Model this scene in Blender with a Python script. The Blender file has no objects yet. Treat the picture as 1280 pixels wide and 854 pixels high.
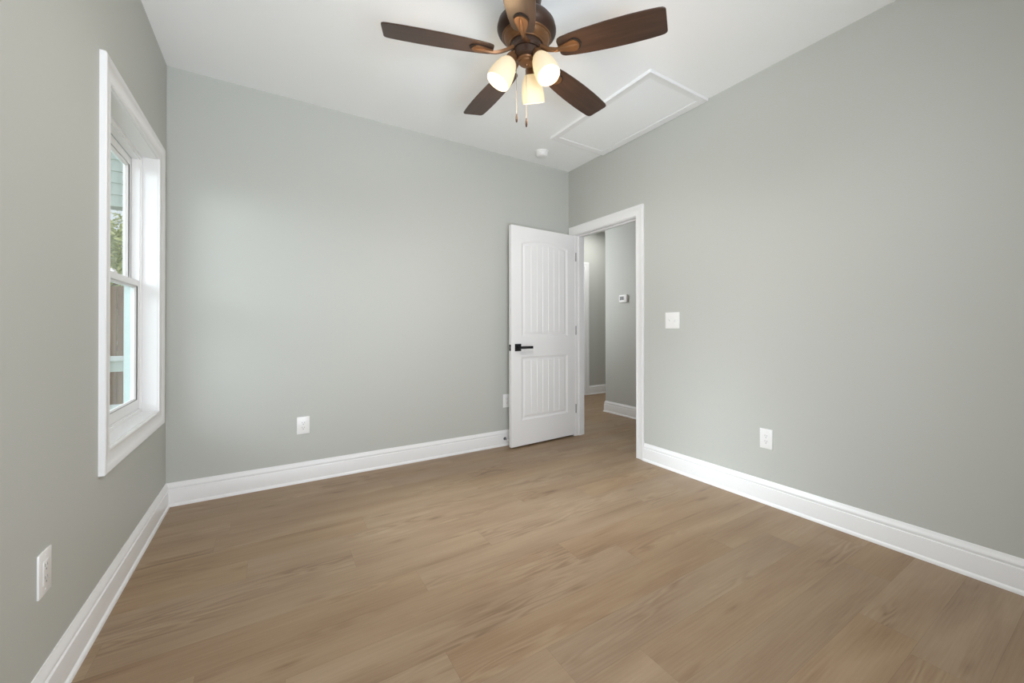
import bpy, bmesh, math, random
from mathutils import Vector, Matrix
PI = math.pi
R = math.radians
SC = bpy.context.scene
COL = SC.collection

# ------------------------------------------------------------------ camera
W_PX, H_PX = 1280, 854
F_PX, CX, CY = 512.58, 684.30, 407.68
YAW, PITCH, ROLL = 0.59379, 0.00459, -0.00142
CAM_Z = 1.1046
cam_d = bpy.data.cameras.new('camera')
cam = bpy.data.objects.new('camera', cam_d)
COL.objects.link(cam)
fw = Vector((math.sin(YAW)*math.cos(PITCH), math.cos(YAW)*math.cos(PITCH), math.sin(PITCH)))
rt = Vector((math.cos(YAW), -math.sin(YAW), 0))
up = rt.cross(fw)
rt2 = math.cos(ROLL)*rt + math.sin(ROLL)*up
up2 = -math.sin(ROLL)*rt + math.cos(ROLL)*up
m = Matrix.Identity(4)
for i in range(3):
    m[i][0] = rt2[i]; m[i][1] = up2[i]; m[i][2] = -fw[i]
m[2][3] = CAM_Z
cam.matrix_world = m
cam_d.sensor_fit = 'HORIZONTAL'
cam_d.sensor_width = 36
cam_d.lens = F_PX*36/W_PX
cam_d.shift_x = (W_PX/2-CX)/W_PX
cam_d.shift_y = (CY-H_PX/2)/W_PX
cam_d.clip_start = 0.02
SC.camera = cam

# ------------------------------------------------------------------ world, light, exposure
SC.view_settings.view_transform = 'Standard'
SC.view_settings.look = 'None'
SC.view_settings.gamma = 1
SC.view_settings.use_curve_mapping = False
SC.view_settings.exposure = 0.0
SC.cycles.max_bounces = 16
SC.cycles.diffuse_bounces = 8
SC.cycles.transparent_max_bounces = 16
SC.cycles.use_denoising = True

world = bpy.data.worlds.new('world')
SC.world = world
world.use_nodes = True
bg = world.node_tree.nodes['Background']
bg.inputs[0].default_value = (0.90, 0.95, 1.0, 1)
bg.inputs[1].default_value = 0.95


def area(name, loc, target, sx, sy, watt, col=(1, 1, 1), spread=180):
    d = bpy.data.lights.new(name, 'AREA')
    d.shape = 'RECTANGLE'; d.size = sx; d.size_y = sy; d.energy = watt; d.color = col; d.spread = R(spread)
    o = bpy.data.objects.new(name, d); COL.objects.link(o)
    o.location = loc
    o.rotation_euler = (Vector(target)-Vector(loc)).to_track_quat('-Z', 'Y').to_euler()
    return o


area('daylight_side', (-1.95, 0.95, 2.02), (-0.55, 2.75, 1.35), 2.2, 0.72, 19, (0.885, 0.935, 1.0), 120)
area('daylight_west', (-4.5, 4.0, 3.3), (-0.55, 2.75, 1.3), 1.8, 1.6, 46, (0.885, 0.935, 1.0), 50)
area('ground_fill', (-4.2, 3.8, -0.2), (-0.55, 2.7, 1.35), 2.4, 1.6, 24, (0.885, 0.935, 1.0), 50)  # fill added outside the left window, angled up to lift the ceiling
area('rear_fill', (0.0, -2.0, 0.9), (0.9, 3.0, 0.9), 1.8, 1.5, 60, (0.85, 0.92, 1.0))  # unseen fill added behind the camera to brighten the room
area('rear_fill_low', (-0.2, -2.4, -0.25), (0.5, 2.0, 3.2), 2.2, 1.4, 258, (0.85, 0.92, 1.0))  # low unseen fill aimed upwards, added for the ceiling
area('hall_fill', (2.86, 4.55, 1.7), (3.67, 3.75, 1.4), 0.5, 1.7, 14.5, (0.96, 0.98, 1.0))  # unseen fill added in the hall to brighten the thermostat wall
area('passage_ceiling_light', (4.3, 4.7, 2.70), (4.3, 4.7, 0), 0.25, 0.25, 10, (1.0, 0.98, 0.95))

# ------------------------------------------------------------------ room numbers (metres)
XL, XR, YB, YF, H = -0.5377, 2.5875, 3.4316, -0.9, 2.74
WT = 0.115                      # inner wall thickness
WTL = 0.134                      # outer wall thickness
WIN = (2.318, 3.190, 0.636, 2.072)   # y0 y1 z0 z1 of the left window's clear opening
DOOR_Y = (2.478, 3.322)         # clear opening in the right wall
DOOR_Z = 2.052
HX = 3.67                       # hall wall with the thermostat
HY = 4.065                      # its outside corner
PY = 5.25                       # end wall of the passage


# ------------------------------------------------------------------ materials
def mat(name):
    mt = bpy.data.materials.new(name); mt.use_nodes = True
    return mt, mt.node_tree, mt.node_tree.nodes['Principled BSDF']


def srgb(r, g, b):
    f = lambda c: ((c/255+0.055)/1.055)**2.4 if c > 10 else c/255/12.92
    return (f(r), f(g), f(b), 1)


def N(t, typ, **kw):
    n = t.nodes.new(typ)
    for k, v in kw.items():
        setattr(n, k, v)
    return n


def plain(name, col, rough=0.5, metal=0.0, spec=None, noise=None, bump=None):
    """flat colour, with a faint noise variation and bump so that no surface is perfectly even"""
    mt, t, b = mat(name)
    b.inputs['Base Color'].default_value = col
    b.inputs['Roughness'].default_value = rough
    b.inputs['Metallic'].default_value = metal
    if spec is not None:
        b.inputs['Specular IOR Level'].default_value = spec
    tc = N(t, 'ShaderNodeTexCoord')
    if noise:
        sc, amt = noise
        nz = N(t, 'ShaderNodeTexNoise'); nz.inputs['Scale'].default_value = sc; nz.inputs['Detail'].default_value = 4
        t.links.new(tc.outputs['Object'], nz.inputs['Vector'])
        mx = N(t, 'ShaderNodeMix', data_type='RGBA')
        mx.inputs[6].default_value = tuple(c*(1-amt) for c in col[:3])+(1,)
        mx.inputs[7].default_value = tuple(min(1, c*(1+amt)) for c in col[:3])+(1,)
        t.links.new(nz.outputs['Fac'], mx.inputs[0]); t.links.new(mx.outputs[2], b.inputs['Base Color'])
    if bump:
        sc, st = bump
        nz = N(t, 'ShaderNodeTexNoise'); nz.inputs['Scale'].default_value = sc; nz.inputs['Detail'].default_value = 3
        t.links.new(tc.outputs['Object'], nz.inputs['Vector'])
        bp = N(t, 'ShaderNodeBump'); bp.inputs['Strength'].default_value = st; bp.inputs['Distance'].default_value = 0.002
        t.links.new(nz.outputs['Fac'], bp.inputs['Height']); t.links.new(bp.outputs[0], b.inputs['Normal'])
    return mt


M = {}
M['wall'] = plain('wall_paint', srgb(191, 193, 188), 0.55, noise=(1.5, 0.01), bump=(180, 0.06))
M['ceiling'] = plain('ceiling_paint', srgb(246, 247, 248), 0.8, noise=(2, 0.01), bump=(120, 0.08))
M['trim'] = plain('trim_paint', srgb(238, 238, 239), 0.32, noise=(3, 0.008))
M['door'] = plain('door_paint', srgb(241, 241, 242), 0.35, noise=(3, 0.008))
M['vinyl'] = plain('window_vinyl', srgb(242, 242, 243), 0.3, noise=(5, 0.005))
M['plastic'] = plain('white_plastic', srgb(240, 240, 240), 0.3, noise=(20, 0.005))
M['slot'] = plain('dark_slot', srgb(150, 150, 150), 0.6, noise=(30, 0.05))
M['black'] = plain('black_metal', srgb(40, 40, 42), 0.35, 0.6, noise=(40, 0.1))
M['steel'] = plain('satin_steel', srgb(150, 150, 150), 0.35, 0.9, noise=(60, 0.05))
M['rubber'] = plain('grey_rubber', srgb(90, 90, 95), 0.7, noise=(60, 0.05))
M['screen'] = plain('thermostat_screen', srgb(66, 70, 68), 0.25, noise=(60, 0.08))
M['bronze'] = plain('brushed_bronze', srgb(128, 92, 62), 0.36, 0.55, noise=(25, 0.12), bump=(200, 0.05))
M['bronze_dark'] = plain('dark_bronze', srgb(66, 48, 38), 0.45, 0.4, noise=(25, 0.12))
M['iron_shadow'] = plain('iron_shadow_black', srgb(26, 22, 20), 0.7, noise=(40, 0.1))  # black for the shadow arcs round the blade irons
M['chain'] = plain('chain_metal', srgb(150, 145, 138), 0.35, 0.8, noise=(80, 0.1))
M['grass'] = plain('lawn', srgb(120, 135, 80), 0.9, noise=(6, 0.35), bump=(30, 0.5))
M['bark'] = plain('tree_bark', srgb(120, 100, 80), 0.9, noise=(12, 0.3), bump=(30, 0.6))
M['sage'] = plain('sage_paint', srgb(204, 213, 206), 0.6, noise=(6, 0.03))
M['railwhite'] = plain('pale_rail_paint', srgb(228, 233, 232), 0.5, noise=(6, 0.02))
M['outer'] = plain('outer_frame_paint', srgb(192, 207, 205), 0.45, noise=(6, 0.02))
M['deck'] = plain('porch_deck', srgb(150, 140, 128), 0.8, noise=(6, 0.12))


def wood_dark():
    mt, t, b = mat('espresso_blade')
    tc = N(t, 'ShaderNodeTexCoord')
    mp = N(t, 'ShaderNodeMapping'); mp.inputs['Scale'].default_value = (4, 60, 10)
    nz = N(t, 'ShaderNodeTexNoise'); nz.inputs['Scale'].default_value = 1.0; nz.inputs['Detail'].default_value = 5
    cr = N(t, 'ShaderNodeValToRGB')
    cr.color_ramp.elements[0].position = 0.3; cr.color_ramp.elements[0].color = srgb(58, 42, 34)
    cr.color_ramp.elements[1].position = 0.75; cr.color_ramp.elements[1].color = srgb(76, 55, 43)
    t.links.new(tc.outputs['Object'], mp.inputs[0]); t.links.new(mp.outputs[0], nz.inputs['Vector'])
    t.links.new(nz.outputs['Fac'], cr.inputs[0]); t.links.new(cr.outputs[0], b.inputs['Base Color'])
    b.inputs['Roughness'].default_value = 0.36
    return mt


M['blade'] = wood_dark()


def glass_mat():
    mt, t, b = mat('window_glass')
    t.nodes.remove(b)
    tr = N(t, 'ShaderNodeBsdfTransparent'); tr.inputs[0].default_value = (0.955, 0.985, 0.98, 1)
    gl = N(t, 'ShaderNodeBsdfGlossy'); gl.inputs['Roughness'].default_value = 0.02
    lw = N(t, 'ShaderNodeLayerWeight'); lw.inputs['Blend'].default_value = 0.5
    pw = N(t, 'ShaderNodeMath', operation='POWER'); pw.inputs[1].default_value = 5
    fr = N(t, 'ShaderNodeMath', operation='MULTIPLY_ADD'); fr.inputs[1].default_value = 0.35; fr.inputs[2].default_value = 0.02
    mx = N(t, 'ShaderNodeMixShader')
    t.links.new(lw.outputs['Facing'], pw.inputs[0]); t.links.new(pw.outputs[0], fr.inputs[0])
    t.links.new(fr.outputs[0], mx.inputs[0]); t.links.new(tr.outputs[0], mx.inputs[1]); t.links.new(gl.outputs[0], mx.inputs[2])
    t.links.new(mx.outputs[0], t.nodes['Material Output'].inputs[0])
    return mt


M['glass'] = glass_mat()


def opal_mat():
    """lit opal glass: lets part of the bulb's light through, scatters the rest and glows"""
    mt, t, b = mat('opal_glass')
    t.nodes.remove(b)
    tr = N(t, 'ShaderNodeBsdfTransparent'); tr.inputs[0].default_value = (1.0, 0.86, 0.66, 1)
    di = N(t, 'ShaderNodeBsdfDiffuse'); di.inputs[0].default_value = (0.40, 0.39, 0.36, 1)
    em = N(t, 'ShaderNodeEmission'); em.inputs[0].default_value = (1.0, 0.72, 0.33, 1); em.inputs[1].default_value = 0.60
    ad = N(t, 'ShaderNodeAddShader')
    mx = N(t, 'ShaderNodeMixShader'); mx.inputs[0].default_value = 0.97
    t.links.new(di.outputs[0], ad.inputs[0]); t.links.new(em.outputs[0], ad.inputs[1])
    t.links.new(tr.outputs[0], mx.inputs[1]); t.links.new(ad.outputs[0], mx.inputs[2])
    t.links.new(mx.outputs[0], t.nodes['Material Output'].inputs[0])
    return mt


M['opal'] = opal_mat()


def bulb_mat():
    mt, t, b = mat('lit_bulb')
    t.nodes.remove(b)
    em = N(t, 'ShaderNodeEmission'); em.inputs[0].default_value = (1.0, 0.78, 0.50, 1); em.inputs[1].default_value = 7
    t.links.new(em.outputs[0], t.nodes['Material Output'].inputs[0])
    return mt


M['bulb'] = bulb_mat()


def floor_mat():
    mt, t, b = mat('oak_plank_floor')
    L = t.links.new
    ge = N(t, 'ShaderNodeNewGeometry')
    at = N(t, 'ShaderNodeAttribute'); at.attribute_name = 'plank'
    # every plank shifts its grain by its own random numbers
    mul = N(t, 'ShaderNodeVectorMath', operation='MULTIPLY'); mul.inputs[1].default_value = (37, 19, 23)
    L(at.outputs['Vector'], mul.inputs[0])
    add = N(t, 'ShaderNodeVectorMath', operation='ADD')
    L(ge.outputs['Position'], add.inputs[0]); L(mul.outputs[0], add.inputs[1])

    def noise(scale, detail=4, rough=0.55, dist=0.0):
        mp = N(t, 'ShaderNodeMapping'); mp.inputs['Scale'].default_value = scale
        L(add.outputs[0], mp.inputs[0])
        nz = N(t, 'ShaderNodeTexNoise'); nz.inputs['Scale'].default_value = 1; nz.inputs['Detail'].default_value = detail
        nz.inputs['Roughness'].default_value = rough; nz.inputs['Distortion'].default_value = dist
        L(mp.outputs[0], nz.inputs['Vector'])
        return nz.outputs['Fac']
    broad = noise((1.3, 7.5, 1), 3, 0.5, 0.4)
    fine = noise((4.5, 130, 1), 6, 0.65)
    # cathedral figure: warped bands
    mp = N(t, 'ShaderNodeMapping'); mp.inputs['Scale'].default_value = (1.6, 11, 1)
    L(add.outputs[0], mp.inputs[0])
    nz2 = N(t, 'ShaderNodeTexNoise'); nz2.inputs['Scale'].default_value = 1.0; nz2.inputs['Detail'].default_value = 2
    L(mp.outputs[0], nz2.inputs['Vector'])
    m1 = N(t, 'ShaderNodeMath', operation='MULTIPLY'); m1.inputs[1].default_value = 60
    L(nz2.outputs['Fac'], m1.inputs[0])
    sn = N(t, 'ShaderNodeMath', operation='SINE'); L(m1.outputs[0], sn.inputs[0])
    # where the figure shows
    mask = noise((1.1, 5, 1), 1)
    mr = N(t, 'ShaderNodeMapRange'); mr.inputs[1].default_value = 0.50; mr.inputs[2].default_value = 0.64
    L(mask, mr.inputs[0])
    fig = N(t, 'ShaderNodeMath', operation='MULTIPLY'); L(sn.outputs[0], fig.inputs[0]); L(mr.outputs[0], fig.inputs[1])
    fg = N(t, 'ShaderNodeMath', operation='MULTIPLY'); fg.inputs[1].default_value = 0.085; L(fig.outputs[0], fg.inputs[0])
    # small knots
    mpk = N(t, 'ShaderNodeMapping'); mpk.inputs['Scale'].default_value = (0.9, 3.1, 1)
    L(add.outputs[0], mpk.inputs[0])
    vo = N(t, 'ShaderNodeTexVoronoi'); vo.inputs['Scale'].default_value = 1.0
    vo.voronoi_dimensions = '2D'
    L(mpk.outputs[0], vo.inputs['Vector'])
    kr = N(t, 'ShaderNodeMapRange'); kr.inputs[1].default_value = 0.0; kr.inputs[2].default_value = 0.07
    kr.inputs[3].default_value = -0.15; kr.inputs[4].default_value = 0.0
    L(vo.outputs['Distance'], kr.inputs[0])

    s1 = N(t, 'ShaderNodeMath', operation='MULTIPLY_ADD'); s1.inputs[1].default_value = 0.54
    L(broad, s1.inputs[0])
    # recentre the broad streaks
    f2 = N(t, 'ShaderNodeMath', operation='MULTIPLY_ADD'); f2.inputs[1].default_value = 0.34; f2.inputs[2].default_value = 0.005
    L(fine, f2.inputs[0]); L(f2.outputs[0], s1.inputs[2])
    s2 = N(t, 'ShaderNodeMath', operation='ADD'); L(s1.outputs[0], s2.inputs[0]); L(fg.outputs[0], s2.inputs[1])
    s3 = N(t, 'ShaderNodeMath', operation='ADD'); L(s2.outputs[0], s3.inputs[0]); L(kr.outputs[0], s3.inputs[1])
    cr = N(t, 'ShaderNodeValToRGB')
    e = cr.color_ramp.elements
    e[0].position = 0.18; e[0].color = srgb(111, 87, 64)
    e[1].position = 0.72; e[1].color = srgb(169, 147, 120)
    x = e.new(0.36); x.color = srgb(141, 116, 90)
    x = e.new(0.52); x.color = srgb(154, 131, 104)
    L(s3.outputs[0], cr.inputs[0])
    # plank to plank tone
    sp = N(t, 'ShaderNodeSeparateXYZ'); L(at.outputs['Vector'], sp.inputs[0])
    mr2 = N(t, 'ShaderNodeMapRange'); mr2.inputs[3].default_value = 0.965; mr2.inputs[4].default_value = 1.03
    L(sp.outputs[0], mr2.inputs[0])
    hs = N(t, 'ShaderNodeHueSaturation'); L(cr.outputs[0], hs.inputs['Color']); L(mr2.outputs[0], hs.inputs['Value'])
    mr3 = N(t, 'ShaderNodeMapRange'); mr3.inputs[3].default_value = 0.92; mr3.inputs[4].default_value = 1.04
    L(sp.outputs[1], mr3.inputs[0]); L(mr3.outputs[0], hs.inputs['Saturation'])
    L(hs.outputs[0], b.inputs['Base Color'])
    b.inputs['Roughness'].default_value = 0.46
    b.inputs['Specular IOR Level'].default_value = 0.35
    bp = N(t, 'ShaderNodeBump'); bp.inputs['Strength'].default_value = 0.12; bp.inputs['Distance'].default_value = 0.001
    L(fine, bp.inputs['Height']); L(bp.outputs[0], b.inputs['Normal'])
    return mt


M['floor'] = floor_mat()
M['floor_gap'] = plain('plank_joint', srgb(110, 88, 70), 0.8, noise=(20, 0.1))


def leaf_mat(name, c0, c1):
    mt, t, b = mat(name)
    ge = N(t, 'ShaderNodeNewGeometry')
    cr = N(t, 'ShaderNodeValToRGB')
    cr.color_ramp.elements[0].color = c0; cr.color_ramp.elements[1].color = c1
    t.links.new(ge.outputs['Random Per Island'], cr.inputs[0]); t.links.new(cr.outputs[0], b.inputs['Base Color'])
    b.inputs['Roughness'].default_value = 0.7
    return mt


M['leaf1'] = leaf_mat('yellow_green_leaves', srgb(130, 145, 70), srgb(225, 225, 150))
M['leaf2'] = leaf_mat('olive_leaves', srgb(125, 130, 90), srgb(205, 205, 165))


def fence_mat():
    mt, t, b = mat('cedar_boards')
    tc = N(t, 'ShaderNodeTexCoord')
    mp = N(t, 'ShaderNodeMapping'); mp.inputs['Scale'].default_value = (7, 7, 0.6)
    nz = N(t, 'ShaderNodeTexNoise'); nz.inputs['Scale'].default_value = 1.0; nz.inputs['Detail'].default_value = 5
    cr = N(t, 'ShaderNodeValToRGB')
    cr.color_ramp.elements[0].position = 0.35; cr.color_ramp.elements[0].color = srgb(140, 108, 82)
    cr.color_ramp.elements[1].position = 0.7; cr.color_ramp.elements[1].color = srgb(196, 168, 140)
    t.links.new(tc.outputs['Object'], mp.inputs[0]); t.links.new(mp.outputs[0], nz.inputs['Vector'])
    t.links.new(nz.outputs['Fac'], cr.inputs[0]); t.links.new(cr.outputs[0], b.inputs['Base Color'])
    b.inputs['Roughness'].default_value = 0.8
    return mt


M['fence'] = fence_mat()


# ------------------------------------------------------------------ mesh helpers
class MB:
    def __init__(s):
        s.v = []; s.f = []

    def add(s, vs, fs):
        o = len(s.v)
        s.v += [tuple(p) for p in vs]
        s.f += [tuple(i+o for i in f) for f in fs]
        return s

    def box(s, x0, x1, y0, y1, z0, z1, bev=0.0):
        if bev <= 0:
            vs = [(x, y, z) for x in (x0, x1) for y in (y0, y1) for z in (z0, z1)]
            fs = [(0, 1, 3, 2), (4, 6, 7, 5), (0, 4, 5, 1), (2, 3, 7, 6), (0, 2, 6, 4), (1, 5, 7, 3)]
            return s.add(vs, fs)
        b = bmesh.new(); bmesh.ops.create_cube(b, size=1)
        for q in b.verts:
            q.co = Vector(((x0+x1)/2+q.co.x*(x1-x0), (y0+y1)/2+q.co.y*(y1-y0), (z0+z1)/2+q.co.z*(z1-z0)))
        bmesh.ops.bevel(b, geom=b.edges[:], offset=bev, segments=2, affect='EDGES', profile=0.6)
        b.verts.index_update()
        s.add([q.co[:] for q in b.verts], [[w.index for w in f.verts] for f in b.faces])
        b.free()
        return s

    def loft(s, rings, close=True, caps=True):
        """rings of equal length joined one after the other"""
        n = len(rings[0]); vs = [p for r in rings for p in r]; fs = []
        for k in range(len(rings)-1):
            for i in range(n if close else n-1):
                j = (i+1) % n
                fs.append((k*n+i, k*n+j, (k+1)*n+j, (k+1)*n+i))
        if caps:
            fs.append(tuple(range(n))[::-1]); fs.append(tuple((len(rings)-1)*n+i for i in range(n)))
        return s.add(vs, fs)

    def lathe(s, prof, org=(0, 0, 0), axis=(0, 0, 1), seg=40, caps=True):
        ax = Vector(axis).normalized(); a = ax.orthogonal().normalized(); b = ax.cross(a); o = Vector(org)
        rings = []
        for r, h in prof:
            r = max(r, 1e-5)
            rings.append([o+ax*h+(a*math.cos(2*PI*i/seg)+b*math.sin(2*PI*i/seg))*r for i in range(seg)])
        return s.loft(rings, True, caps)

    def tube(s, pts, rad, seg=12):
        pts = [Vector(p) for p in pts]; rings = []
        rr = rad if isinstance(rad, (list, tuple)) else [rad]*len(pts)
        prev = None
        for i, p in enumerate(pts):
            d = (pts[min(i+1, len(pts)-1)]-pts[max(i-1, 0)]).normalized()
            a = d.orthogonal().normalized() if prev is None else (prev-d*prev.dot(d)).normalized()
            prev = a; b = d.cross(a)
            rings.append([p+(a*math.cos(2*PI*k/seg)+b*math.sin(2*PI*k/seg))*rr[i] for k in range(seg)])
        return s.loft(rings)

    def build(s, name, material, parent=None, smooth=False, kind=None):
        me = bpy.data.meshes.new(name)
        me.from_pydata(s.v, [], s.f)
        b = bmesh.new(); b.from_mesh(me)
        bmesh.ops.recalc_face_normals(b, faces=b.faces[:]); b.to_mesh(me); b.free()
        me.materials.append(material)
        if smooth:
            for p in me.polygons: p.use_smooth = True
            me.set_sharp_from_angle(angle=R(38))
        o = bpy.data.objects.new(name, me); COL.objects.link(o)
        if parent is not None: o.parent = parent
        if kind: o['kind'] = kind
        return o


def empty(name, loc=(0, 0, 0), rz=0.0):
    o = bpy.data.objects.new(name, None); COL.objects.link(o)
    o.location = loc; o.rotation_euler = (0, 0, rz); o.empty_display_size = 0.1
    return o


def tag(o, label, cat, group=None):
    o['label'] = label; o['category'] = cat
    if group: o['group'] = group
    return o


def struct(o, label=None, cat=None):
    o['kind'] = 'structure'
    if label: o['label'] = label
    if cat: o['category'] = cat
    return o


def copy_tree(o, parent=None):
    c = o.copy(); COL.objects.link(c)
    if parent is not None: c.parent = parent
    for ch in list(o.children):
        copy_tree(ch, c)
    return c


def run_profile(mb, p0, p1, nrm, prof, m0=0, m1=0):
    """extrude a (out, up) profile along p0->p1; m0/m1 = +1 lengthens / -1 shortens that end with the profile (mitre)"""
    p0 = Vector(p0); p1 = Vector(p1); d = (p1-p0).normalized(); n = Vector(nrm); z = Vector((0, 0, 1))
    r0 = [p0+n*t+z*h-d*(m0*t) for t, h in prof]
    r1 = [p1+n*t+z*h+d*(m1*t) for t, h in prof]
    return mb.loft([r0, r1])


def frame_sweep(mb, rect, prof, to3d, open_bottom=False):
    """rect a0,a1,b0,b1 = inner edge; prof = list of (w outwards, t thickness); mitred frame"""
    a0, a1, b0, b1 = rect
    cor = [(a0, b0, -1, -1), (a0, b1, -1, 1), (a1, b1, 1, 1), (a1, b0, 1, -1)]
    rings = []
    for a, b, sa, sb in cor:
        ring = []
        for w, t in prof:
            bb = b+sb*w if not (open_bottom and sb < 0) else b
            ring.append(to3d(a+sa*w, bb, t))
        rings.append(ring)
    if open_bottom:
        mb.loft(rings)
    else:
        mb.loft(rings+[rings[0]], caps=False)
    return mb


# ------------------------------------------------------------------ floor: real planks along X
random.seed(7)
PW, PL = 0.1778, 1.42
FIX = {0: 1.46, -1: 0.496, -2: 0.79, -3: 1.055, 1: 1.222, 3: 0.934, 2: 0.55, -4: 2.235, 4: 1.75}
Y0 = 1.358
fv, ff, fa = [], [], []
GAP = 0.00022
x_lo, x_hi = XL-0.05, 6.2
k0, k1 = math.floor((YF-0.1-Y0)/PW), math.floor((6.0-Y0)/PW)
for k in range(k0, k1+1):
    ya, yb = Y0+k*PW, Y0+(k+1)*PW
    j = FIX.get(k, random.uniform(0, PL))
    x = j-PL*math.ceil((j-x_lo)/PL)
    while x < x_hi:
        xa, xb = max(x, x_lo), min(x+PL, x_hi)
        if xb-xa > 0.005:
            o = len(fv)
            fv += [(xa+GAP, ya+GAP, 0), (xb-GAP, ya+GAP, 0), (xb-GAP, yb-GAP, 0), (xa+GAP, yb-GAP, 0)]
            ff.append((o, o+1, o+2, o+3)); fa.append((random.random(), random.random(), random.random()))
        x += PL
o = len(fv)
yl, yh = Y0+k0*PW, Y0+(k1+1)*PW
fv += [(x, y, z) for x in (x_lo, x_hi) for y in (yl, yh) for z in (-0.06, -0.0012)]
slab = [(0, 2, 3, 1), (4, 5, 7, 6), (0, 1, 5, 4), (2, 6, 7, 3), (0, 4, 6, 2), (1, 3, 7, 5)]
ff += [tuple(i+o for i in f) for f in slab]
me = bpy.data.meshes.new('floor'); me.from_pydata(fv, [], ff)
at = me.attributes.new('plank', 'FLOAT_VECTOR', 'FACE')
for i, c in enumerate(fa): at.data[i].vector = c
me.materials.append(M['floor']); me.materials.append(M['floor_gap'])
for i in range(len(fa), len(ff)): me.polygons[i].material_index = 1
fl = bpy.data.objects.new('floor', me); COL.objects.link(fl); struct(fl)

# ------------------------------------------------------------------ walls and ceilings
RO = 0.02                       # jamb thickness around openings
wl = MB()
y0, y1, z0, z1 = WIN[0]-RO, WIN[1]+RO, WIN[2]-RO, WIN[3]+RO
for b in ((YF-WT, y0, 0, H), (y1, YB+WT, 0, H), (y0, y1, 0, z0), (y0, y1, z1, H)):
    wl.box(XL-WTL, XL, *b)
wl.build('wall_left', M['wall'], kind='structure')
MB().box(XL, XR, YB, YB+WT, 0, H).build('wall_back', M['wall'], kind='structure')
wr = MB()
dy0, dy1, dz = DOOR_Y[0]-RO, DOOR_Y[1]+RO, DOOR_Z+RO
for b in ((YF-WT, dy0, 0, H), (dy1, YB+WT+1.9, 0, H), (dy0, dy1, dz, H)):
    wr.box(XR, XR+WT, *b)
wr.build('wall_right', M['wall'], kind='structure')
# rear wall behind the camera, with an opening added to let the fill light in
RW = (-0.47, 0.95, 0.06, 2.40)
wb = MB()
for b in ((XL, RW[0], 0, H), (RW[1], XR, 0, H), (RW[0], RW[1], 0, RW[2]), (RW[0], RW[1], RW[3], H)):
    wb.box(b[0], b[1], YF-WT, YF, b[2], b[3])
wb.build('wall_rear', M['wall'], kind='structure')
MB().box(XL-WTL, XR+WT/2, YF-WT, YB+WT, H, H+0.1).build('ceiling', M['ceiling'], kind='structure')
MB().box(XR+WT/2, 6.2, YF-WT, 6.0, H, H+0.1).build('ceiling_hall', M['ceiling'], kind='structure')
# hall beyond the door
MB().box(HX, HX+WT, YF, HY, 0, H).build('wall_hall', M['wall'], kind='structure')
MB().box(HX+WT, 6.2, HY-WT, HY, 0, H).build('wall_passage', M['wall'], kind='structure')
MB().box(XR, 3.42, PY, PY+WT, 0, H).box(4.285, 6.2, PY, PY+WT, 0, H).box(3.42, 4.285, PY, PY+WT, 2.10, H).build('wall_end', M['wall'], kind='structure')
MB().box(XR+WT, HX, YF-WT, YF, 0, H).build('wall_hall_rear', M['wall'], kind='structure')
MB().box(6.2, 6.2+WT, HY-WT, PY+WT, 0, H).build('wall_passage_side', M['wall'], kind='structure')

# baseboards (out, up)
BB = [(0.0, 0.0), (0.024, 0.0), (0.0235, 0.011), (0.020, 0.016), (0.016, 0.019), (0.016, 0.100), (0.0155, 0.102), (0.010, 0.104), (0.010, 0.112), (0.0135, 0.114),
      (0.0135, 0.121), (0.009, 0.127), (0.005, 0.139), (0.003, 0.144), (0.0, 0.144)]
CW = 0.086                      # casing width
bl = MB(); run_profile(bl, (XL, YF, 0), (XL, YB, 0), (1, 0, 0), BB, 0, -1); bl.build('baseboard_left', M['trim'], smooth=True, kind='structure')
bk = MB(); run_profile(bk, (XL, YB, 0), (XR, YB, 0), (0, -1, 0), BB, -1, 0); bk.build('baseboard_back', M['trim'], smooth=True, kind='structure')
br = MB(); run_profile(br, (XR, YF, 0), (XR, DOOR_Y[0]-0.005-CW, 0), (-1, 0, 0), BB); br.build('baseboard_right', M['trim'], smooth=True, kind='structure')
bh = MB(); run_profile(bh, (HX, YF, 0), (HX, HY, 0), (-1, 0, 0), BB, 0, 1)
run_profile(bh, (HX, HY, 0), (6.2, HY, 0), (0, 1, 0), BB, 1, 0)
bh.build('baseboard_hall', M['trim'], smooth=True, kind='structure')
be = MB(); run_profile(be, (4.28+CW+0.005, PY, 0), (6.2, PY, 0), (0, -1, 0), BB); be.build('baseboard_end', M['trim'], smooth=True, kind='structure')

# casing profile: (across, thickness)
CP = [(0.0, 0.0), (0.0, 0.009), (0.004, 0.012), (0.012, 0.013), (0.016, 0.011), (0.060, 0.014), (0.066, 0.018), (CW-0.004, 0.020), (CW, 0.017), (CW, 0.0)]

# ------------------------------------------------------------------ doorway: jamb, stop and casing
dj = MB()
dj.box(XR, XR+WT, dy0, DOOR_Y[0], 0, dz)
dj.box(XR, XR+WT, DOOR_Y[1], dy1, 0, dz)
dj.box(XR, XR+WT, DOOR_Y[0], DOOR_Y[1], DOOR_Z, dz)
sx = XR+0.042
dj.box(sx, sx+0.034, DOOR_Y[0], DOOR_Y[0]+0.011, 0, DOOR_Z)
dj.box(sx, sx+0.034, DOOR_Y[1]-0.011, DOOR_Y[1], 0, DOOR_Z)
dj.box(sx, sx+0.034, DOOR_Y[0]+0.011, DOOR_Y[1]-0.011, DOOR_Z-0.011, DOOR_Z)
jamb = dj.build('trim_1', M['trim'], kind='structure')
jamb['label'] = 'white jamb and stop lining the open doorway'
c1 = MB()
frame_sweep(c1, (DOOR_Y[0]-0.005, DOOR_Y[1]+0.005, 0.0, DOOR_Z+0.005), CP, lambda a, b, t: (XR-t, a, b), True)
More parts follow.
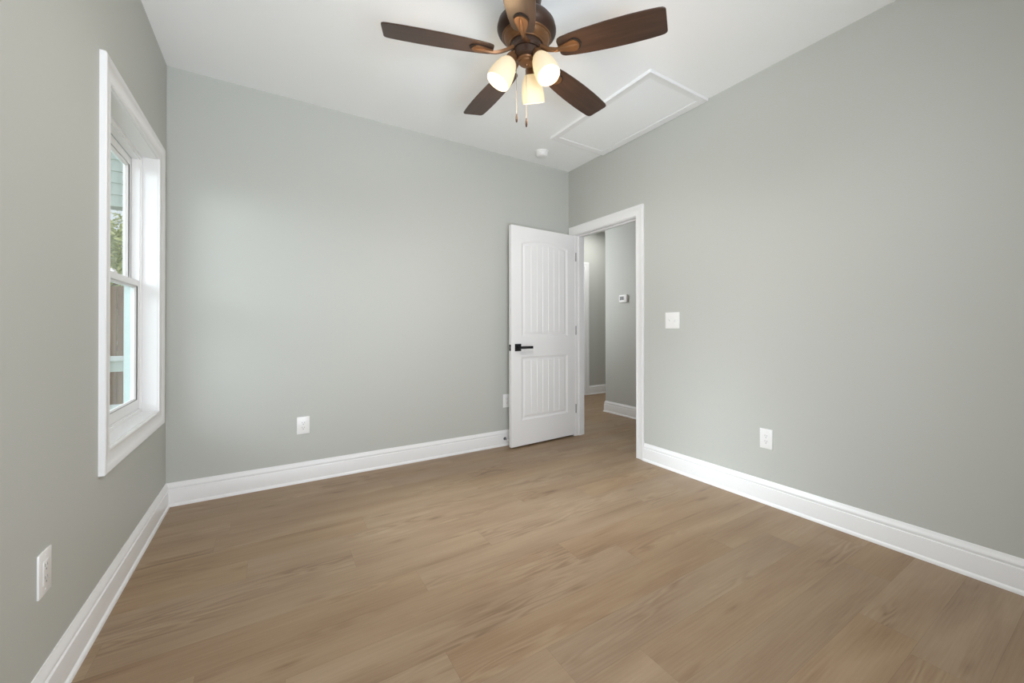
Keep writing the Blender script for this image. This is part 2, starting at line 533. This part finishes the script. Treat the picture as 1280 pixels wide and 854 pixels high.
cas = c1.build('trim_2', M['trim'], smooth=True, kind='structure')
cas['label'] = 'white casing around the open doorway in the right wall'
# casing of the doorway at the end of the passage
c2 = MB()
frame_sweep(c2, (3.425, 4.28, 0.0, 2.095), CP, lambda a, b, t: (a, PY-t, b), True)
c2.box(4.265, 4.285, PY, PY+WT, 0, 2.10).box(3.42, 3.44, PY, PY+WT, 0, 2.10).box(3.44, 4.265, PY, PY+WT, 2.08, 2.10)
t3 = c2.build('trim_3', M['trim'], smooth=True, kind='structure')
t3['label'] = 'white door casing on the far wall beyond the doorway'

# closed door at the end of the passage
d2 = empty('door_2', (3.44, PY+0.03, 0)); struct(d2)
dl = MB(); dl.box(0.003, 0.822, 0.0, 0.036, 0.012, 2.076)
for b in ((0.003, 0.113, 0.012, 2.076), (0.712, 0.822, 0.012, 2.076), (0.113, 0.712, 0.012, 0.24), (0.113, 0.712, 0.84, 1.02), (0.113, 0.712, 1.93, 2.076)):
    dl.box(b[0], b[1], -0.008, 0.002, b[2], b[3])
dl.build('door_leaf', M['door'], d2)
k2 = MB(); k2.box(0.035, 0.10, -0.017, -0.008, 0.89, 0.955, 0.002); k2.box(0.06, 0.20, -0.06, -0.046, 0.91, 0.934, 0.003); k2.box(0.06, 0.08, -0.05, -0.01, 0.912, 0.932)
k2.build('door_handle', M['black'], d2, smooth=True)

# ------------------------------------------------------------------ the open door leaf
HINGE = Vector((XR+0.006, DOOR_Y[1]+0.004, 0))
FREE = Vector((1.812, 3.272, 0))
LW = (HINGE-FREE).to_2d().length
LTH, LZ0, LZ1 = 0.036, 0.016, 2.048
ang = math.atan2((HINGE-FREE).y, (HINGE-FREE).x)
door = empty('door_1', (FREE.x, FREE.y, 0), ang)       # local x from the free edge to the hinge, -y = face towards the room
struct(door)
PAN = [(0.112, LW-0.108, 0.248, 0.838, 0.0), (0.112, LW-0.108, 1.022, 1.895, 0.045)]     # x0 x1 z0 z1 arch


def groove_depth(d):
    """depth below the face for a distance d inside the panel edge (an ogee channel and a flat field)"""
    if d <= 0: return 0.0
    for (a, da), (b, db) in zip(((0, 0), (0.008, 0.003), (0.018, 0.007), (0.026, 0.007), (0.042, 0.0025)), ((0.008, 0.003), (0.018, 0.007), (0.026, 0.007), (0.042, 0.0025), (9, 0.0025))):
        if d <= b: return da+(db-da)*(d-a)/(b-a)
    return 0.0025


def depth(x, z):
    for x0, x1, za, zb, arch in PAN:
        if x0 < x < x1 and za < z < zb+arch:
            u = (x-(x0+x1)/2)/((x1-x0)/2)
            top = zb+arch*(1-u*u)
            d = min(x-x0, x1-x, z-za, (top-z))
            g = groove_depth(d)
            if d > 0.042:               # plank grooves in the field
                n = 7; w = (x1-x0-0.084)/n
                q = ((x-x0-0.042) % w)
                q = min(q, w-q)
                if q < 0.0045 and 0.045 < x-x0 < x1-x0-0.045: g += 0.0028*(1-q/0.0045)
            return g
    return 0.0


xs = set([0.0, LW]); zs = set([LZ0, LZ1])
x0, x1 = PAN[0][0], PAN[0][1]
for d in (0, 0.004, 0.008, 0.013, 0.018, 0.026, 0.034, 0.042, 0.043):
    xs |= {x0+d, x1-d}
    for p in PAN:
        zs |= {p[2]+d, p[3]-d}
n = 7; w = (x1-x0-0.084)/n
for i in range(1, n):
    for q in (-0.0045, -0.002, 0, 0.002, 0.0045): xs.add(x0+0.042+i*w+q)
for i in range(40): xs.add(LW*i/40)
for i in range(60): zs.add(LZ0+(LZ1-LZ0)*i/60)
z = PAN[1][3]-0.05
while z < PAN[1][3]+0.05:
    zs.add(z); z += 0.0025


def thin(s):
    r = []
    for q in sorted(s):
        if not r or q-r[-1] > 0.0009: r.append(q)
    return r


xs, zs = thin(xs), thin(zs)
dm = MB(); nx = len(xs); nz_ = len(zs)
vs = [(x, depth(x, z), z) for z in zs for x in xs]
fs = [(j*nx+i, j*nx+i+1, (j+1)*nx+i+1, (j+1)*nx+i) for j in range(nz_-1) for i in range(nx-1)]
bk0 = len(vs); vs += [(0, LTH, LZ0), (LW, LTH, LZ0), (LW, LTH, LZ1), (0, LTH, LZ1)]
fs.append((bk0+3, bk0+2, bk0+1, bk0))
fs.append(tuple([j*nx for j in range(nz_)]+[bk0+3, bk0]))
fs.append(tuple([j*nx+nx-1 for j in range(nz_)][::-1]+[bk0+1, bk0+2]))
fs.append(tuple([i for i in range(nx)][::-1]+[bk0, bk0+1]))
fs.append(tuple([(nz_-1)*nx+i for i in range(nx)]+[bk0+2, bk0+3]))
dm.add(vs, fs)
dm.build('door_leaf', M['door'], door)
hz = 0.925
hm = MB(); hm.box(0.038, 0.104, -0.009, 0.0, hz-0.033, hz+0.033, 0.0025)
dh = hm.build('door_handle', M['black'], door, smooth=True)
dh['label'] = 'black square rosette with a lever handle'
lv = MB()
lv.lathe([(0.011, 0.0), (0.011, 0.045)], (0.071, -0.008, hz), (0, -1, 0), 20)
lv.box(0.058, 0.205, -0.060, -0.046, hz-0.012, hz+0.012, 0.003)
lv.build('lever', M['black'], dh, smooth=True)
lt = MB(); lt.box(-0.0025, 0.0, 0.006, 0.030, hz-0.028, hz+0.028, 0.0008)
lp = lt.build('latch_plate', M['black'], door); lp['label'] = 'black latch plate on the door edge'
lb = MB(); lb.box(-0.010, -0.0025, 0.012, 0.024, hz-0.008, hz+0.008, 0.001)
lb.build('latch_bolt', M['steel'], lp)
for zc in (1.83, 1.08, 0.28):
    h = MB(); h.lathe([(0.0055, -0.045), (0.0055, 0.045)], (LW-0.001, -0.006, zc), (0, 0, 1), 14)
    h.box(LW-0.006, LW-0.0005, -0.003, 0.0, zc-0.044, zc+0.044)
    h.build('hinge', M['steel'], door, smooth=True)['label'] = 'satin metal hinge knuckle'

# ------------------------------------------------------------------ left window
win = empty('window_1', (XL, (WIN[0]+WIN[1])/2, WIN[2])); struct(win)
inv = win.location


def wbuild(mb, name, mt, parent=None, smooth=True):
    mb.v = [(v[0]-inv.x, v[1]-inv.y, v[2]-inv.z) for v in mb.v]
    return mb.build(name, mt, parent or win, smooth=smooth)


cm = MB(); frame_sweep(cm, (WIN[0]-0.004, WIN[1]+0.004, WIN[2]-0.004, WIN[3]+0.004), CP, lambda a, b, t: (XL+t, a, b))
wbuild(cm, 'window_casing', M['trim'])
JD = 0.062                      # depth of the drywall return / jamb extension
jm = MB()
for b in ((y0, WIN[0], z0, z1), (WIN[1], y1, z0, z1), (WIN[0], WIN[1], z0, WIN[2]), (WIN[0], WIN[1], WIN[3], z1)):
    jm.box(XL-WTL, XL, *b)
wbuild(jm, 'window_jamb', M['trim'], smooth=False)
# vinyl frame: tracks for two sashes
vf = MB(); vo_ = MB(); FWD = 0.027
xa, xb = XL-WTL+0.004, XL-JD
a0, a1, b0, b1 = WIN
for b in ((a0, a0+FWD, b0, b1), (a1-FWD, a1, b0, b1), (a0+FWD, a1-FWD, b0, b0+FWD), (a0+FWD, a1-FWD, b1-FWD, b1)):
    vf.box(xb-0.037, xb-0.006, *b)
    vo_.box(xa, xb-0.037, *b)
for b in ((a0, a0+0.018, b0, b1), (a1-0.018, a1, b0, b1), (a0+0.018, a1-0.018, b0, b0+0.018), (a0+0.018, a1-0.018, b1-0.018, b1)):
    vf.box(xb-0.006, xb, *b)
for s_ in (a0+FWD, a1-FWD-0.006):
    vf.box(xb-0.038, xb-0.036, s_, s_+0.006, b0+FWD, b1-FWD)
wbuild(vf, 'window_frame', M['vinyl'], smooth=False)
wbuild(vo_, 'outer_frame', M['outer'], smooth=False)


def sash(name, xf, za, zb, stile, bot, top, d, gd):
    """xf = room-side face"""
    s = MB(); ya, yb_ = a0+FWD+0.001, a1-FWD-0.001
    for b in ((ya, ya+stile, za, zb), (yb_-stile, yb_, za, zb), (ya+stile, yb_-stile, za, za+bot), (ya+stile, yb_-stile, zb-top, zb)):
        s.box(xf-d, xf, *b, bev=0.002)
    g = 0.008                   # sloped glazing bead
    for (p, q) in (((ya+stile, za+bot), (yb_-stile, zb-top)),):
        bead = [(0.0, 0.0), (0.0, -0.004), (-g, -gd+0.003), (-g, -gd), (0, -gd)]
        frame_sweep(s, (p[0], q[0], p[1], q[1]), bead, lambda a, b, t: (xf+t, a, b))
    so = wbuild(s, name, M['vinyl'], smooth=False)
    gl = MB(); gl.box(xf-gd-0.004, xf-gd, ya+stile-0.004, yb_-stile+0.004, za+bot-0.004, zb-top+0.004)
    wbuild(gl, 'glass_pane', M['glass'], so, smooth=False)
    return so


ZM = 1.352
lower = sash('lower_sash', xb-0.007, b0+0.028, ZM+0.018, 0.034, 0.050, 0.034, 0.029, 0.014)
upper = sash('upper_sash', xb-0.040, ZM-0.016, b1-0.028, 0.034, 0.034, 0.045, 0.025, 0.018)
lk = MB(); lk.box(xb-0.034, xb-0.010, 2.735, 2.785, ZM+0.018, ZM+0.028, 0.003); lk.box(xb-0.027, xb-0.017, 2.74, 2.80, ZM+0.028, ZM+0.036, 0.002)
wbuild(lk, 'sash_lock', M['vinyl'], lower)

# frame of the added light opening (behind the camera)
rear_op = empty('rear_light_opening', ((RW[0]+RW[1])/2, YF, RW[2])); struct(rear_op)
rf = MB()
for b in ((RW[0], RW[0]+0.05, RW[2], RW[3]), (RW[1]-0.05, RW[1], RW[2], RW[3]), (RW[0]+0.05, RW[1]-0.05, RW[2], RW[2]+0.05), (RW[0]+0.05, RW[1]-0.05, RW[3]-0.05, RW[3]),
          (0.22, 0.26, RW[2]+0.05, RW[3]-0.05)):
    rf.box(b[0]-rear_op.location.x, b[1]-rear_op.location.x, -WT, -0.03, b[2]-RW[2], b[3]-RW[2])
rf.build('window_frame', M['vinyl'], rear_op)

# ------------------------------------------------------------------ ceiling fan
FX, FY = 1.036, 1.712
fan = empty('ceiling_fan', (FX, FY, H))
tag(fan, 'bronze ceiling fan with five dark blades and three lit glass lamps', 'ceiling fan')
zz = lambda z: z-H
mh = MB()
mh.lathe([(0.001, zz(H)), (0.074, zz(H)), (0.076, zz(2.728)), (0.070, zz(2.700)), (0.064, zz(2.650)), (0.068, zz(2.634)), (0.095, zz(2.622)), (0.122, zz(2.606)), (0.138, zz(2.585)), (0.1435, zz(2.562)),
          (0.1435, zz(2.553)), (0.140, zz(2.544)), (0.132, zz(2.534)), (0.121, zz(2.526)), (0.119, zz(2.524)), (0.001, zz(2.524))], seg=56)
mho = mh.build('motor_housing', M['bronze_dark'], fan, smooth=True)
ring = MB()
ring.lathe([(0.02, zz(2.526)), (0.117, zz(2.526)), (0.120, zz(2.522)), (0.117, zz(2.518)), (0.112, zz(2.517)), (0.108, zz(2.506)), (0.098, zz(2.496)), (0.086, zz(2.491)), (0.084, zz(2.486)),
            (0.079, zz(2.485)), (0.076, zz(2.492)), (0.02, zz(2.492))], seg=56)
ring.build('motor_ring', M['bronze'], fan, smooth=True)
hub = MB()
hub.lathe([(0.02, zz(2.494)), (0.072, zz(2.494)), (0.077, zz(2.488)), (0.077, zz(2.462)), (0.070, zz(2.455)), (0.02, zz(2.455))], seg=48)
hub.build('flywheel', M['bronze_dark'], fan, smooth=True)
sh = MB()
sh.lathe([(0.02, zz(2.456)), (0.062, zz(2.456)), (0.0645, zz(2.452)), (0.063, zz(2.447)), (0.063, zz(2.430)), (0.066, zz(2.427)), (0.0655, zz(2.422)), (0.058, zz(2.416)), (0.02, zz(2.415))], seg=48)
sh.build('switch_housing', M['bronze_dark'], fan, smooth=True)
cp_ = MB()
cp_.lathe([(0.02, zz(2.416)), (0.047, zz(2.416)), (0.049, zz(2.411)), (0.047, zz(2.406)), (0.039, zz(2.403)), (0.037, zz(2.396)), (0.030, zz(2.392)), (0.010, zz(2.390)), (0.007, zz(2.384)), (0.001, zz(2.382))], seg=48)
cp_.build('bottom_cap', M['bronze'], fan, smooth=True)

BZ = 2.437
STA = [(0.164, 0.036), (0.170, 0.046), (0.184, 0.053), (0.23, 0.0605), (0.30, 0.0670), (0.40, 0.0725), (0.50, 0.0740), (0.58, 0.0720), (0.63, 0.0690), (0.648, 0.0660), (0.657, 0.0600), (0.660, 0.0520)]


def blade_mesh():
    b = MB(); th = 0.006; rings = []
    for r, hw in STA:
        rings.append([(r, -hw, -th/2+0.0015), (r, -hw+0.002, -th/2), (r, hw-0.002, -th/2), (r, hw, -th/2+0.0015), (r, hw, th/2-0.0015), (r, hw-0.002, th/2), (r, -hw+0.002, th/2), (r, -hw, th/2-0.0015)])
    b.loft(rings)
    return b


def plate(b, outline, za, zb):
    n_ = len(outline)
    b.loft([[(x, y, za) for x, y in outline], [(x, y, zb) for x, y in outline]])
    return b


def mirror(half):
    return half+[(x, -y) for x, y in half[::-1] if abs(y) > 1e-6]


IRON = [(0.165, 0.012), (0.185, 0.017), (0.210, 0.025), (0.232, 0.030), (0.248, 0.029), (0.260, 0.018), (0.266, 0.006)]
IRON_SHADOW = [(0.175, 0.012), (0.200, 0.020), (0.225, 0.030), (0.246, 0.035), (0.262, 0.027), (0.272, 0.014), (0.276, 0.004)]
PITCH_B = R(11)
for k in range(5):
    th = R(161.5-72*k)
    bo = blade_mesh().build('blade', M['blade'], fan, smooth=False)
    bo.location = (0, 0, zz(BZ)); bo.rotation_euler = (-PITCH_B, 0, 0)
    bo.rotation_euler = (Matrix.Rotation(th, 3, 'Z') @ Matrix.Rotation(-PITCH_B, 3, 'X')).to_euler()
    g = MB(); plate(g, mirror(IRON_SHADOW), -0.0065, -0.003)
    g.build('iron_shadow_plate', M['iron_shadow'], bo)  # dark plate, oversize to draw the shadow arc beyond the iron tip
    # blade iron: flat flared foot under the blade, arm rising to the flywheel
    ir = MB(); plate(ir, mirror(IRON), -0.0125, -0.0065)
    # raised centre ridge and arm
    rings = []
    for r, hw, zt, zb in ((0.258, 0.004, -0.0125, -0.015), (0.235, 0.010, -0.0125, -0.0185), (0.205, 0.010, -0.0125, -0.019), (0.175, 0.0105, -0.010, -0.0195), (0.150, 0.0115, -0.006, -0.017),
                          (0.125, 0.0135, 0.002, -0.009), (0.100, 0.017, 0.013, 0.002), (0.080, 0.021, 0.024, 0.013), (0.064, 0.024, 0.030, 0.019)):
        rings.append([(r, -hw, zt), (r, -hw*0.55, zb), (r, hw*0.55, zb), (r, hw, zt)])
    ir.loft(rings)
    ir.build('blade_iron', M['bronze'], bo, smooth=True)

# lamps
A0, TILT = R(45.8), R(27.7)
NR, NZ, SLN = 0.080, 2.401, 0.137
for k in range(3):
    a = A0+k*2*PI/3
    rad = Vector((math.sin(a), math.cos(a), 0)); dn = Vector((0, 0, -1))
    ax = (rad*math.sin(TILT)+dn*math.cos(TILT)).normalized()
    nk = rad*NR+Vector((0, 0, zz(NZ)))
    arm = MB()
    st = rad*0.045+Vector((0, 0, zz(2.440)))
    c_ = nk-ax*0.030
    pts = []
    for i in range(9):
        t_ = i/8
        pts.append(st*(1-t_)**2+(st+rad*0.022+Vector((0, 0, 0.004)))*2*t_*(1-t_)+c_*t_**2)
    arm.tube(pts, 0.011, 14)
    arm.lathe([(0.001, -0.034), (0.013, -0.034), (0.022, -0.026), (0.026, -0.012), (0.027, 0.004), (0.030, 0.008), (0.030, 0.012), (0.001, 0.012)], nk, ax, 28)
    ao = arm.build('lamp_arm', M['bronze'], fan, smooth=True)
    s = MB()
    prof = [(0.026, 0.004), (0.034, 0.012), (0.043, 0.030), (0.0505, 0.055), (0.0555, 0.080), (0.0580, 0.103), (0.0580, 0.122), (0.0560, SLN)]
    inner = [(r-0.003, h) for r, h in prof[::-1]]
    s.lathe(prof+inner, nk, ax, 40, caps=False)
    so = s.build('lamp_shade', M['opal'], ao, smooth=True); so['label'] = 'lit cream glass bell shade'
    bu = MB()
    bu.lathe([(0.001, 0.014), (0.012, 0.014), (0.013, 0.030), (0.018, 0.045), (0.025, 0.062), (0.028, 0.078), (0.026, 0.094), (0.018, 0.106), (0.008, 0.111), (0.001, 0.112)], nk, ax, 24)
    bu.build('bulb', M['bulb'], ao, smooth=True)
    ld = bpy.data.lights.new('lamp_light', 'POINT'); ld.energy = 2.3; ld.color = (1.0, 0.68, 0.38); ld.shadow_soft_size = 0.03
    lo = bpy.data.objects.new('lamp_light', ld); COL.objects.link(lo); lo.parent = fan; lo.location = nk+ax*(SLN+0.06)
    sp_ = bpy.data.lights.new('lamp_beam', 'SPOT'); sp_.energy = 25; sp_.color = (1.0, 0.97, 0.95); sp_.shadow_soft_size = 0.045
    sp_.spot_size = R(155); sp_.spot_blend = 0.8
    so_ = bpy.data.objects.new('lamp_beam', sp_); COL.objects.link(so_); so_.parent = fan; so_.location = nk+ax*(SLN+0.01)
    so_.rotation_euler = ax.to_track_quat('-Z', 'Y').to_euler()

# pull chains
for (px, py, zt, zb_) in ((-0.043, 0.026, 2.425, 2.150), (-0.002, 0.001, 2.378, 2.128)):
    ch = MB()
    nb = int((zt-zb_)/0.0042)
    ch.tube([(px, py, zz(zt)), (px, py, zz(zb_))], 0.0009, 6)
    for i in range(nb):
        zc = zt-i*0.0042
        ch.lathe([(0.0002, -0.0015), (0.0013, -0.0008), (0.0016, 0), (0.0013, 0.0008), (0.0002, 0.0015)], (px, py, zz(zc)), (0, 0, 1), 6)
    co = ch.build('pull_chain', M['chain'], fan)
    fo = MB()
    fo.lathe([(0.001, 0.002), (0.003, 0.0), (0.0036, -0.006), (0.0052, -0.016), (0.0056, -0.030), (0.0040, -0.040), (0.001, -0.043)], (px, py, zz(zb_)), (0, 0, 1), 14)
    fo.build('chain_fob', M['bronze_dark'], co, smooth=True)

# ------------------------------------------------------------------ ceiling fittings
hat = empty('attic_hatch', (2.285, 2.334, H))
tag(hat, 'white framed attic access panel in the ceiling against the right wall', 'attic hatch')
hx, hy = 0.300, 0.560
HP = [(0.0, 0.0), (0.0, 0.009), (0.006, 0.013), (0.012, 0.012), (0.045, 0.016), (0.052, 0.019), (0.056, 0.019), (0.058, 0.015), (0.058, 0.0)]
hf = MB(); frame_sweep(hf, (-hx+0.058, hx-0.058, -hy+0.058, hy-0.058), HP, lambda a, b, t: (a, b, -t))
hf.build('hatch_frame', M['trim'], hat, smooth=True)
MB().box(-hx+0.060, hx-0.060, -hy+0.060, hy-0.060, -0.006, -0.001).build('hatch_panel', M['ceiling'], hat)

sd = empty('smoke_detector', (2.085, 3.175, H))
tag(sd, 'round white smoke detector on the ceiling near the far corner', 'smoke detector')
s = MB(); s.lathe([(0.001, 0), (0.062, 0), (0.062, -0.008), (0.001, -0.008)], seg=40)
s.build('mounting_base', M['plastic'], sd, smooth=True)
s = MB(); s.lathe([(0.001, -0.008), (0.056, -0.008), (0.056, -0.020), (0.053, -0.022), (0.053, -0.026), (0.055, -0.028), (0.050, -0.040), (0.040, -0.046), (0.015, -0.048), (0.001, -0.048)], seg=40)
s.build('detector_cover', M['plastic'], sd, smooth=True)


# ------------------------------------------------------------------ wall plates (local: x along the wall, z up, -y out of the wall)
def make_outlet():
    r = empty('wall_outlet')
    p = MB(); p.box(-0.0398, 0.0398, -0.0055, 0.0, -0.062, 0.062, 0.0022); p.build('cover_plate', M['plastic'], r, smooth=True)
    q = MB(); q.box(-0.0168, 0.0168, -0.0066, -0.0052, -0.0335, 0.0335, 0.0008); rc = q.build('receptacle', M['plastic'], r, smooth=True)
    sl = MB()
    for zc in (0.0175, -0.0175):
        sl.box(-0.0078, -0.0052, -0.0072, -0.0058, zc-0.001, zc+0.008)
        sl.box(0.0052, 0.0078, -0.0072, -0.0058, zc-0.0005, zc+0.0072)
        sl.lathe([(0.001, 0), (0.0030, 0), (0.0030, 0.0014), (0.001, 0.0014)], (0, -0.0058, zc-0.0085), (0, -1, 0), 12)
    sl.build('slots', M['slot'], rc)
    for zc in (0.0485, -0.0485):
        MB().lathe([(0.001, 0), (0.0032, 0), (0.0028, 0.0012), (0.001, 0.0014)], (0, -0.0052, zc), (0, -1, 0), 12).build('screw', M['plastic'], r, smooth=True)
    return r


OUT = [((0.1955, YB, 0.407), 0, 'white duplex outlet on the back wall between the window corner and the door'),
       ((1.850, YB, 0.418), 0, 'white outlet on the back wall half hidden behind the open door'),
       ((XR, 1.371, 0.405), -PI/2, 'white duplex outlet low on the right wall below the switch'),
       ((XL, 1.778, 0.409), PI/2, 'white outlet low on the left wall under the window side')]
first = make_outlet()
for i, (loc, rz, lab) in enumerate(OUT):
    o = first if i == 0 else copy_tree(first)
    o.location = loc; o.rotation_euler = (0, 0, rz)
    tag(o, lab, 'outlet', 'wall outlets')

sw = empty('light_switch', (XR, 2.095, 1.161), -PI/2)
tag(sw, 'white double light switch on the right wall beside the doorway', 'light switch')
MB().box(-0.067, 0.067, -0.0055, 0, -0.063, 0.063, 0.0022).build('cover_plate', M['plastic'], sw, smooth=True)
for xc, upd in ((-0.023, 1), (0.023, -1)):
    b_ = MB().box(xc-0.006, xc+0.006, -0.0075, -0.005, -0.0125, 0.0125, 0.0006).build('toggle_collar', M['plastic'], sw, smooth=True)
    t_ = MB(); t_.loft([[(xc-0.0045, -0.006, -0.006), (xc+0.0045, -0.006, -0.006), (xc+0.0045, -0.006, 0.006), (xc-0.0045, -0.006, 0.006)],
                       [(xc-0.0035, -0.019, upd*0.010-0.0035), (xc+0.0035, -0.019, upd*0.010-0.0035), (xc+0.0035, -0.019, upd*0.010+0.0035), (xc-0.0035, -0.019, upd*0.010+0.0035)]])
    t_.build('toggle', M['plastic'], b_)

th_ = empty('thermostat', (HX, 3.718, 1.470), -PI/2)
tag(th_, 'small white thermostat with a dark screen on the hall wall', 'thermostat')
MB().box(-0.068, 0.068, -0.026, 0, -0.047, 0.047, 0.008).build('thermostat_case', M['plastic'], th_, smooth=True)
MB().box(-0.050, 0.018, -0.0275, -0.025, -0.018, 0.028, 0.001).build('screen', M['screen'], th_)['label'] = 'dark grey display'
for zc in (0.014, -0.006):
    MB().box(0.034, 0.042, -0.029, -0.025, zc-0.006, zc+0.006, 0.001).build('button', M['plastic'], th_, smooth=True)

ds = empty('door_stop', (1.822, YB-0.015, 0.068))
tag(ds, 'small metal door stop on the back wall baseboard behind the door', 'door stop')
s = MB(); s.lathe([(0.001, 0), (0.014, 0), (0.014, 0.003), (0.008, 0.008), (0.001, 0.008)], (0, 0, 0), (0, -1, 0), 20)
s.build('stop_base', M['rubber'], ds, smooth=True)
s = MB(); s.tube([(0, -0.006, 0), (0, -0.056, -0.002)], 0.0042, 10); s.build('rod', M['steel'], ds, smooth=True)
s = MB(); s.lathe([(0.001, 0), (0.008, 0), (0.009, 0.004), (0.007, 0.011), (0.001, 0.012)], (0, -0.055, -0.002), (0, -1, 0), 16)
s.build('rubber_tip', M['plastic'], ds, smooth=True)

# ------------------------------------------------------------------ outside the left window
GZ = -0.35
g = MB().box(-24, XL-WTL-0.02, -14, 42, GZ-0.1, GZ).build('ground', M['grass'], kind='structure')
# porch beside the window: deck, header clad in siding, post, railing
pd = MB().box(-2.6, -0.80, 4.9, 7.6, GZ, -0.10).build('porch_deck', M['deck']); tag(pd, 'porch deck outside beyond the window', 'deck')
hd = MB()
for i in range(9):
    zb_ = 2.25+i*0.11
    hd.loft([[(x, 5.46, zb_), (x, 5.438, zb_), (x, 5.450, zb_+0.11), (x, 5.46, zb_+0.11)] for x in (-3.2, -0.75)])
hd.box(-3.2, -0.75, 5.46, 5.62, 2.25, 3.24)
hd = hd.build('porch_header', M['sage']); tag(hd, 'pale sage porch header seen through the upper window pane', 'porch beam')
rl = empty('porch_railing', (-1.7, 5.45, -0.10))
tag(rl, 'pale porch railing seen low through the window', 'railing')
MB().box(-0.9, 0.68, -0.05, 0.05, 0.90, 0.945, 0.006).build('top_rail', M['railwhite'], rl)
MB().box(-0.9, 0.68, -0.02, 0.02, 0.80, 0.90, 0.004).build('upper_rail', M['sage'], rl)
MB().box(-0.9, 0.68, -0.03, 0.03, 0.44, 0.49, 0.004).build('middle_rail', M['railwhite'], rl)
for i in range(8):
    x = -0.82+i*0.2
    MB().box(x-0.02, x+0.02, -0.018, 0.018, 0.0, 0.80, 0.003).build('baluster', M['sage'], rl)
sk = MB()
for i in range(5):
    sk.loft([[(x, 0.0, i*0.07), (x, -0.014, i*0.07), (x, -0.004, i*0.07+0.07), (x, 0.0, i*0.07+0.07)] for x in (-0.9, 0.68)])
sk.build('siding_panel', M['sage'], rl)
# fence and trees beyond
fe = empty('privacy_fence', (-3.0, 10.2, GZ))
tag(fe, 'brown wooden board fence beyond the porch', 'fence')
fb = MB()
random.seed(3)
x = -3.0
while x < 4.2:
    dy_ = random.uniform(-0.006, 0.006); fb.box(x, x+0.137, -0.012+dy_, 0.012+dy_, 0.03, 2.18+random.uniform(-0.02, 0.02), 0.003); x += 0.145
fb.build('fence_boards', M['fence'], fe)
for zc in (0.35, 1.1, 1.85):
    MB().box(-3.0, 4.2, 0.014, 0.052, zc-0.045, zc+0.045).build('fence_rail', M['fence'], fe)


def tree(loc, cz, rx, rz_, nleaf, lm, label, seed):
    random.seed(seed)
    t_ = empty('tree', loc)
    tag(t_, label, 'tree', 'trees beyond the fence')
    tr_ = MB(); tr_.tube([(0, 0, 0), (0.05, 0.02, cz*0.5), (-0.04, 0.05, cz+0.6)], [0.15, 0.11, 0.05], 10)
    for i in range(9):
        a = random.uniform(0, 2*PI); z_ = cz*random.uniform(0.55, 1.1)
        e = Vector((math.cos(a)*rx*0.75, math.sin(a)*rx*0.75, z_+random.uniform(0.3, 1.0)))
        tr_.tube([(0, 0.02, z_), (e.x*0.5, e.y*0.5, z_+0.35), e], [0.05, 0.035, 0.012], 7)
    tr_.build('trunk', M['bark'], t_, smooth=True)
    lf = MB()
    blobs = [(Vector((random.gauss(0, 0.45)*rx, random.gauss(0, 0.45)*rx, cz+random.gauss(0, 0.45)*rz_)), random.uniform(0.25, 0.5)*rx) for _ in range(26)]
    for i in range(nleaf):
        c, r = random.choice(blobs)
        d = Vector((random.gauss(0, 1), random.gauss(0, 1), random.gauss(0, 1))).normalized()*r*random.uniform(0.5, 1.05)
        p = c+d
        if p.z < 0.3: continue
        u_ = Vector((random.gauss(0, 1), random.gauss(0, 1), random.gauss(0, 1))).normalized(); v_ = u_.orthogonal().normalized()
        L_ = random.uniform(0.05, 0.10)
        lf.add([p-u_*L_, p+v_*L_*0.45, p+u_*L_, p-v_*L_*0.45], [(0, 1, 2, 3)])
    me_ = lf.build('foliage', lm, t_)
    return t_


tree((-2.9, 14.2, GZ), 2.9, 1.9, 1.7, 7000, M['leaf1'], 'yellow green tree nearest beyond the fence', 11)
tree((-4.7, 22.5, GZ), 3.6, 2.3, 2.2, 8000, M['leaf2'], 'olive tree farther off behind the yellow green tree', 12)
tree((-6.0, 32.0, GZ), 4.2, 2.6, 2.6, 8000, M['leaf2'], 'olive tree farthest from the house', 13)
